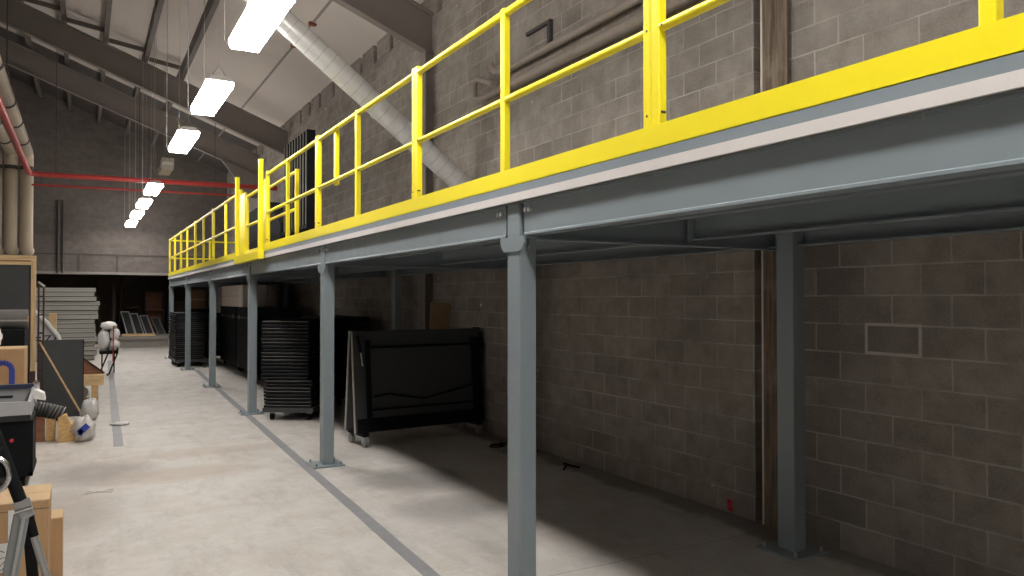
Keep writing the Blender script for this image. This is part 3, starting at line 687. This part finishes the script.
for i, x in enumerate((1.45, 1.75, 2.1, 2.5)):
    fr = thing('metal_frame', 'thin grey frame leaning at the back above the low platform, %s from the left' % NTH[i], 'frame', (x, 32.6, .42), group='thin frames leaning on the low platform')
    f = MB()
    a, b, c, d = (x, 32.0, .43), (x+.26, 32.1, .43), (x+.06, 32.9, 1.3-.08*i), (x-.2, 32.8, 1.3-.08*i)
    for p, q in ((a,b),(b,c),(c,d),(d,a)): f.bar(p, q, .035, .035)
    f.build('frame_tube', M['plast'] if i < 3 else M['steel_brown'], fr)
    MB()._add([Vector(a)+Vector((0,.02,0)), Vector(b)+Vector((0,.02,0)), Vector(c)+Vector((0,.02,0)), Vector(d)+Vector((0,.02,0)), Vector(a)+Vector((0,.04,0)), Vector(b)+Vector((0,.04,0)), Vector(c)+Vector((0,.04,0)), Vector(d)+Vector((0,.04,0))],
              [(0,1,2,3),(7,6,5,4),(0,4,5,1),(1,5,6,2),(2,6,7,3),(3,7,4,0)]).build('infill', M['black_soft'], fr)
for i, (x, y, h) in enumerate(((.55, 33.4, 2.6), (1.0, 32.3, 2.4), (1.25, 34, 2.7))):
    tag(MB().bar((x, y, 0), (x+.1*(i-1), y+.3, h), .09, .09).build('timber_post', M['dark_room']), 'dark upright post in the back room, %s from the left' % NTH[i], 'post', 'dark posts in the back room')
for i, (x0, x1, h, mt) in enumerate(((1.4, 2.0, 1.5, 'back_room'), (2.15, 2.9, 2.1, 'brown_w'), (3.0, 4.2, 1.7, 'back_room'))):
    sh = thing('storage_shelf', 'dim brown shelf unit in the back room, %s from the left' % NTH[i], 'shelf', (x0, 34.5, 0), group='shelf units in the back room')
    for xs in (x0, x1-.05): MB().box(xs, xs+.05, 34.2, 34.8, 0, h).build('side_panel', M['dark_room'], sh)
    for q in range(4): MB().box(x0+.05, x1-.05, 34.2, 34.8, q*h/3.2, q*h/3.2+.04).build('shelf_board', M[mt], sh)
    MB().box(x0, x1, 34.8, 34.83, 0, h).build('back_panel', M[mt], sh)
# white bundles on a folding cart
hc = thing('folding_cart', 'black tubular folding cart with a red pole, holding white bundles', 'cart', (.42, 20.6, 0))
for x in (.36, .56): MB().tube([(x-.03, 20.2, .03), (x+.16, 20.55, .50), (x+.16, 20.6, .62)], .018, 8).build('leg', M['black'], hc)
for x in (.40, .66): MB().tube([(x, 20.95, .0), (x, 20.95, .55)], .016, 8).build('leg', M['black'], hc)
MB().box(.34, .72, 20.5, 21.0, .48, .55).build('tray', M['black'], hc)
MB().tube([(.62, 20.46, .3), (.63, 20.5, 1.15)], .014, 8).build('pole', M['red'], hc)
for x in (.42, .58): MB().cyl((x-.1, 20.2, .02), (x-.06, 20.2, .02), .03, 10).build('foot', M['black_rub'], hc)
for i, (c, s_) in enumerate((((.43, 20.74, .80), (.26, .40, .49)), ((.66, 20.74, .69), (.24, .4, .27)), ((.66, 20.74, .95), (.22, .36, .26)), ((.54, 20.76, 1.15), (.36, .4, .18)))):
    b = tag(MB().blob(c, s_, i+4, .12).build('white_bundle', M['white_bag']), 'white plastic bundle on the folding cart, %s' % ['lower left one', 'lower right one', 'middle right one', 'topmost one'][i], 'bundle', 'white bundles on the folding cart')
# pale banner with dark letters in front of the pile
bn = thing('banner', 'pale grey banner with dark letters and a white rolled edge behind the charcoal panel', 'banner', (-.42, 17.0, 0))
bn_p = [(-.92, .62), (-.42, .62), (-.34, .98), (-.55, 1.28), (-.74, 1.52), (-.92, 1.62)]
MB().prism([(a, b) for a, b in bn_p], 'y', 17.02, 17.06).build('cloth', M['plast'], bn)
MB().tube([(-.95, 17.02, 1.66), (-.80, 17.0, 1.55), (-.60, 16.98, 1.34), (-.42, 16.98, 1.08), (-.36, 16.98, .86)], .042, 10).build('rolled_edge', M['white_bag'], bn)
MB().box(-.92, -.88, 17.03, 17.08, 0, .62).box(-.42, -.38, 17.03, 17.08, 0, .62).build('stand', M['black'], bn)
MB().box(-.86, -.70, 17.015, 17.02, 1.05, 1.075).box(-.86, -.70, 17.015, 17.02, 1.0, 1.02).build('dash_mark', M['ink'], bn)
text_part('lettering', 'ZA', .24, M['ink'], bn, (-.52+.42, .012, 1.01), (R(90), 0, 0))
tag(MB().box(-.76, -.60, 22.4, 22.9, 0, 1.43).build('timber_block', M['pine']), 'small orange-tan board end against the grey platform pile', 'board')

# ------------------------------------------------------------------ clutter along the left side
lb = thing('framed_board', 'tall dark board in a pale wood frame at the left edge', 'board', (-1.3, 12.95, 0))
MB().box(-1.95, -.66, 12.93, 12.97, .80, 2.30).build('panel', M['black_soft'], lb)
MB().box(-1.95, -.60, 12.90, 13.0, 2.35, 2.42).box(-1.95, -.60, 12.91, 13.0, 2.285, 2.33).build('top_rail', M['pine_x'], lb); MB().box(-1.95, -.62, 12.915, 12.99, 2.33, 2.35).build('rail_groove', M['brown_w'], lb)
MB().box(-.660, -.600, 12.9, 13.0, .76, 2.35).build('stile', M['pine'], lb)
MB().box(-.675, -.60, 12.92, 12.99, 0, .76).box(-1.9, -1.83, 12.92, 12.99, 0, .80).build('leg', M['dark_w'], lb)
MB().box(-1.3, -1.285, 12.925, 12.93, 1.9, 1.93).build('pin', M['white'], lb)
ld = thing('step_ladder', 'narrow dark red-brown ladder standing beside the wood-framed board', 'ladder', (-.54, 13.25, 0))
for x in (-.578, -.515): MB().box(x-.012, x+.012, 13.2, 13.25, 0, 2.0).build('rail', M['dark_w'], ld)
for q in range(7): MB().box(-.566, -.527, 13.21, 13.24, .2+q*.27, .225+q*.27).build('rung', M['dark_w'], ld)
MB().bar((-.585, 13.22, 2.05), (-.50, 13.22, 1.98), .05, .03).build('top_hook', M['steel_lt'], ld)
bp = thing('dark_panel', 'charcoal flat panel leaning upright beside the aisle', 'panel', (-.3, 13.5, 0))
MB().bar((-.29, 13.45, .0), (-.29, 13.56, 1.17), .60, .035, up=(0,1,0)).build('board', M['black_soft'], bp)
MB().bar((.005, 13.447, .0), (.005, 13.557, 1.17), .012, .045, up=(0,1,0)).build('edge_band', M['black'], bp)
tag(MB().bar((.0, 13.36, .01), (-.56, 13.17, 1.16), .032, .022).build('wooden_batten', M['pine_x']), 'thin pale wooden batten leaning across the charcoal panel', 'stick')
bk = thing('storage_cabinet', 'black cabinet under the grey roll at the left edge', 'cabinet', (-1.1, 11.3, 0))
MB().box(-1.6, -.625, 11.05, 11.7, 0, 1.425).build('body', M['black'], bk, .008); MB().box(-1.58, -1.12, 11.04, 11.05, .05, 1.38).build('door', M['black'], bk); MB().box(-1.10, -.645, 11.04, 11.05, .05, 1.38).build('door', M['black'], bk)
ro = thing('felt_roll', 'thick grey roll of felt lying on the black cabinet', 'roll', (-1.1, 11.35, 1.425))
MB().cyl((-1.75, 11.3, 1.545), (-.605, 11.33, 1.545), .12, 24).build('roll_body', M['felt'], ro); MB().cyl((-.606, 11.33, 1.545), (-.600, 11.33, 1.545), .045, 12).build('core', M['card'], ro)
MB().bar((-1.75, 11.19, 1.53), (-.605, 11.21, 1.53), .012, .02).build('loose_edge', M['stage'], ro)
wc = thing('wooden_crate', 'wooden crate under the carton with the blue mark', 'crate', (-.9, 10.6, 0))
MB().box(-1.4, -.56, 10.3, 10.95, 0, .04).box(-1.4, -.56, 10.3, 10.95, .70, .74).build('slat_deck', M['pine_x'], wc)
for q in range(4): MB().box(-1.4, -.56, 10.28, 10.3, .05+q*.17, .17+q*.17).build('slat', M['pine_x'], wc)
for xs in (-.60, -1.4): MB().box(xs, xs+.04, 10.3, 10.95, .04, .70).build('side_panel', M['pine_x'], wc)
bx = thing('carton', 'cardboard carton printed with a blue arch beside the wood-framed board', 'box', (-.9, 10.6, .74))
MB().box(-1.3, -.585, 10.35, 10.9, .74, 1.225).build('body', M['card'], bx, .005)
MB().box(-1.3, -.585, 10.36, 10.62, 1.225, 1.232).box(-1.3, -.585, 10.64, 10.9, 1.225, 1.232).build('top_flap', M['card_lt'], bx)
ar = [(-.79+.085*math.cos(a), 10.345, .99+.085*math.sin(a)) for a in [math.pi*i/10 for i in range(11)]]
arch = MB()
pts = [(-.705, 10.346, .80)] + ar + [(-.875, 10.346, .80)]
for p, q in zip(pts[:-1], pts[1:]): arch.bar(p, q, .055, .006, up=(0,-1,0)) if False else arch.bar((p[0], 10.346, p[2]), (q[0], 10.346, q[2]), .005, .055)
arch.build('printed_arch', M['blue'], bx)
tag(MB().blob((-.93, 10.55, 1.345), (.24, .3, .23), 21, .2).build('white_bag', M['white_bag']), 'white plastic bag on top of the carton with the blue arch', 'bag')
yb = thing('open_carton', 'yellowish carton flap sticking up at the left edge in front of the blue arch', 'box', (-1.0, 9.9, 0))
MB().box(-1.5, -.70, 9.75, 10.2, 0, .74).build('body', M['card_lt'], yb, .005); MB().prism([(-1.5, .74), (-.70, .74), (-.79, .95), (-1.5, 1.06)], 'y', 9.75, 9.757).build('flap', M['ply'], yb)
fc = thing('road_case', 'black wheeled case with a small red light, under the grey tray', 'case', (-.8, 8.95, 0))
MB().box(-1.25, -.42, 8.6, 9.3, .11, .645).build('body', M['black'], fc, .012)
MB().box(-.50, -.412, 8.592, 8.63, .11, .645).box(-.447, -.412, 8.592, 9.31, .11, .15).build('corner_trim', M['black'], fc)
for x in (-1.15, -.50):
    for y in (8.7, 9.2): MB().cyl((x-.02, y, .045), (x+.02, y, .045), .045, 12).box(x-.025, x+.025, y-.03, y+.03, .08, .115).build('caster', M['black_rub'], fc)
MB().cyl((-.583, 8.6, .46), (-.583, 8.588, .46), .017, 14).build('indicator_light', M['red_l'], fc)
tr = thing('equipment_tray', 'pale grey open tray with dark slots and a chrome corner on the black case', 'tray', (-.8, 8.95, .645))
MB().box(-1.3, -.44, 8.55, 9.3, .655, .69).build('bottom', M['plast'], tr)
MB().box(-1.3, -.43, 8.53, 8.56, .70, .83).build('front_wall', M['plast'], tr, .005); MB().box(-1.3, -.44, 9.27, 9.3, .69, .89).build('back_wall', M['plast'], tr)
MB().prism([(8.55, .70), (9.3, .70), (9.3, .90), (8.55, .83)], 'x', -.455, -.43).build('side_wall', M['plast'], tr)
MB().box(-1.3, -.44, 9.24, 9.32, .885, .925).build('back_rim', M['navy'], tr)
MB().box(-1.3, -.50, 8.545, 9.25, .69, .70).build('liner', M['black_soft'], tr)
for q in (0, 1): MB().box(-1.3, -.62-.12*q, 9.262, 9.27, .79-.05*q, .815-.05*q).build('slot', M['ink'], tr)
MB().box(-1.3, -.43, 8.54, 8.57, .645, .70).build('base_rail', M['ink'], tr)
MB().obox((-.42, 9.29, .90), (.06,.08,.075)).cyl((-.42, 9.25, .945), (-.42, 9.33, .945), .018, 10).build('chrome_corner', M['chrome'], tr)
MB().prism([(-.43, .80), (-.33, .775), (-.34, .84), (-.40, .88), (-.43, .88)], 'y', 9.0, 9.2).build('corner_guard', M['white'], tr)
# hose, blocks and bags on the floor
ho = thing('corrugated_hose', 'black corrugated hose end lying over the wood offcuts', 'hose', (-.4, 11.35, .25))
pts = [(-.66, 11.32, .42), (-.5, 11.32, .41), (-.36, 11.31, .375), (-.24, 11.30, .33)]
fine = []
for i in range(37):
    u = i/36*3; k = min(int(u), 2); f = u-k; fine.append(Vector(pts[k])*(1-f)+Vector(pts[k+1])*f)
MB().tube(fine, [.098 if i % 3 else .086 for i in range(37)], 18).build('hose_body', M['hose'], ho)
e = Vector(fine[-1]); MB().cyl(e, e+Vector((.012,0,-.006)), .10, 18).build('end_ring', M['caster'], ho)
for i in (24, 28, 32): MB().cyl(fine[i], fine[i]+Vector((.006,0,-.003)), .1, 18).build('pale_ring', M['edge_dim'], ho)
for i, (x0, x1, y0, y1, h, a, mt, lab) in enumerate(((-.40, -.30, 11.25, 11.45, .28, 0, 'ply', 'upright wood offcut under the black hose, left of the notched one'), (-.60, -.42, 11.25, 11.45, .31, 0, 'brown_w', 'dark reddish wood offcut under the black hose'))):
    tag(MB().box(x0, x1, y0, y1, 0, h).build('wood_offcut', M[mt], bevel=.006), lab, 'wood offcut', 'wood offcuts below the hose')
tag(MB().prism([(-.27, 0), (-.08, 0), (-.075, .20), (-.13, .23), (-.18, .34), (-.27, .30)], 'y', 11.08, 11.3).build('wood_offcut', M['ply'], bevel=.006), 'notched golden wood offcut between the black hose and the blue-marked bag', 'wood offcut', 'wood offcuts below the hose')
bg = thing('printed_bag', 'crumpled pale bag with a blue mark on the floor by the wood offcuts', 'bag', (0, 11.1, 0))
MB().blob((.02, 11.05, .15), (.26, .25, .28), 11, .22).build('bag_body', M['clear'], bg); MB().bar((-.04, 10.91, .13), (.06, 10.91, .22), .02, .07).bar((-.03, 10.91, .10), (-.01, 10.91, .17), .02, .05).build('blue_mark', M['blue'], bg)
tag(MB().blob((.10, 12.95, .15), (.24, .25, .30), 13, .2).build('film_bag', M['clear']), 'crumpled whitish plastic bag at the foot of the charcoal panel', 'bag')
wb = thing('wooden_stand', 'low pale wooden stand beside the charcoal panel', 'wooden stand', (.1, 15.6, 0))
MB().box(-.35, .33, 15.45, 15.9, .26, .44).build('top_slab', M['pine_x'], wb, .006); MB().box(.13, .24, 15.46, 15.6, 0, .26).box(-.3, -.2, 15.46, 15.6, 0, .26).build('leg', M['ply'], wb); MB().box(-.2, .13, 15.5, 15.6, .0, .04).build('stretcher', M['brown_w'], wb)
rb = thing('brown_board', 'red-brown board with a dark slanting edge resting on the low wooden stand', 'board', (.1, 15.75, .44))
MB().prism([(-.3, .44), (.33, .44), (.33, .46), (-.03, .78), (-.3, .84)], 'y', 15.7, 15.74).build('board', M['brown_w'], rb); MB().bar((.34, 15.69, .45), (-.3, 15.69, .98), .03, .03).build('dark_edge', M['dark_w'], rb)
tag(MB().blob((-.03, 15.8, .115), (.24, .3, .20), 17, .12).build('film_bundle', M['clear']), 'whitish plastic bundle tucked under the low wooden stand', 'bundle')
# foreground cartons
c1 = thing('carton', 'tan cardboard carton with white labels behind the tripod in the bottom left corner', 'box', (-.5, 5.3, 0))
MB().box(-.80, -.165, 5.12, 5.55, 0, .645).build('body', M['card'], c1, .004)
MB().box(-.80, -.163, 5.12, 5.33, .645, .650).box(-.80, -.163, 5.34, 5.55, .645, .650).build('top_flap', M['card_lt'], c1)
lb_ = MB().box(-.50, -.43, 5.116, 5.12, .47, .60).build('white_label', M['white'], c1); MB().box(-.36, -.31, 5.116, 5.12, .44, .61).build('white_label', M['white'], c1)
MB().box(-.49, -.36, 5.117, 5.12, .27, .43).build('white_label', M['white'], c1)
sq = MB()
for q in range(4): sq.tube([(-.475+.02*j, 5.1155, .39-.035*q+.012*math.sin(j*2.3+q)) for j in range(6)], .0022, 5)
sq.build('handwriting', M['ink'], c1)
MB().box(-.80, -.165, 5.118, 5.12, .60, .606).build('flap_line', M['card_dk'], c1)
c2 = thing('carton', 'plain cardboard carton standing just behind the labelled carton', 'box', (-.4, 5.7, 0))
MB().box(-.7, -.105, 5.58, 5.8, 0, .42).build('body', M['card'], c2, .004); MB().box(-.7, -.105, 5.58, 5.8, .42, .424).build('top_flap', M['card_lt'], c2)
# tripod in the near left corner
tp = thing('tripod_stand', 'black and silver tripod stand in the bottom left corner', 'tripod', (-.3, 4.0, 0))
A = Vector((-.344, 4.33, 1.108)); B = Vector((-.24, 4.27, .81))
MB().tube([A + (A-B)*.6, A, B], .028, 16).build('upper_tube', M['black'], tp)
MB().cyl(B+Vector((-.012,0,.04)), B+Vector((.012,0,-.04)), .037, 16).build('collar', M['steel_lt'], tp)
MB().cyl(B+Vector((-.03,-.036,-.005)), B+Vector((.035,-.036,.012)), .010, 10).build('collar_bolt', M['chrome'], tp)
l1 = MB().bar(B+Vector((-.005,-.01,-.02)), (-.365, 4.12, .0), .066, .034, up=(0,1,0)).build('leg', M['caster'], tp, .008)
MB().bar(B+Vector((.004,-.038,-.03)), (-.352, 4.088, .02), .013, .016, up=(0,1,0)).build('highlight_strip', M['steel_lt'], l1)  # brighter strip draws the highlight along the leg
MB().bar(B+Vector((.015,.03,-.01)), (-.20, 4.75, .0), .03, .05, up=(1,0,0)).build('leg', M['black'], tp, .006)
MB().tube([B+Vector((.005,0,.03)), B+Vector((.042,-.005,-.135))], .022, 12).build('leg_sleeve', M['black'], tp)
MB().tube([B+Vector((.040,-.005,-.12)), (-.014, 4.2, .0)], .0175, 12).build('leg', M['steel_lt'], tp)
ch = [(-.345+.05*math.cos(a), 4.24, .985+.075*math.sin(a)) for a in [math.pi*(-.5+i/10) for i in range(11)]]
MB().tube(ch, .011, 10).build('ring_handle', M['chrome'], tp); MB().bar((-.36, 4.25, 1.06), (-.33, 4.30, 1.09), .03, .03).build('clamp_arm', M['black'], tp)
tag(MB().tube([(-.45, 4.1, .95), (-.345, 4.08, .82), (-.335, 4.08, .70), (-.325, 4.08, .55), (-.33, 4.08, .3), (-.42, 4.1, .012), (-.6, 4.1, .012)], .010, 8).build('cable', M['purple']), 'purplish dark cable hanging beside the tripod at the left edge', 'cable')

# ------------------------------------------------------------------ world, camera, view
wd = bpy.data.worlds.new('world'); sc.world = wd; wd.use_nodes = True
wd.node_tree.nodes['Background'].inputs[0].default_value = (.012, .012, .014, 1); wd.node_tree.nodes['Background'].inputs[1].default_value = .4
cam = bpy.data.cameras.new('camera'); co = bpy.data.objects.new('camera', cam); col.objects.link(co)
co.location = (0, 0, 1.8); co.rotation_euler = (R(90+.81), 0, R(-29.41))
cam.sensor_width = 36; cam.lens = 760/1024*36; cam.clip_end = 200; cam.clip_start = .02
sc.camera = co
vs = sc.view_settings
sc.display_settings.display_device = 'sRGB'; vs.view_transform = 'Standard'; vs.look = 'None'; vs.gamma = 1; vs.exposure = 0; vs.use_curve_mapping = False
sc.cycles.use_denoising = True; sc.cycles.max_bounces = 10; sc.cycles.diffuse_bounces = 6; sc.cycles.sample_clamp_indirect = 6
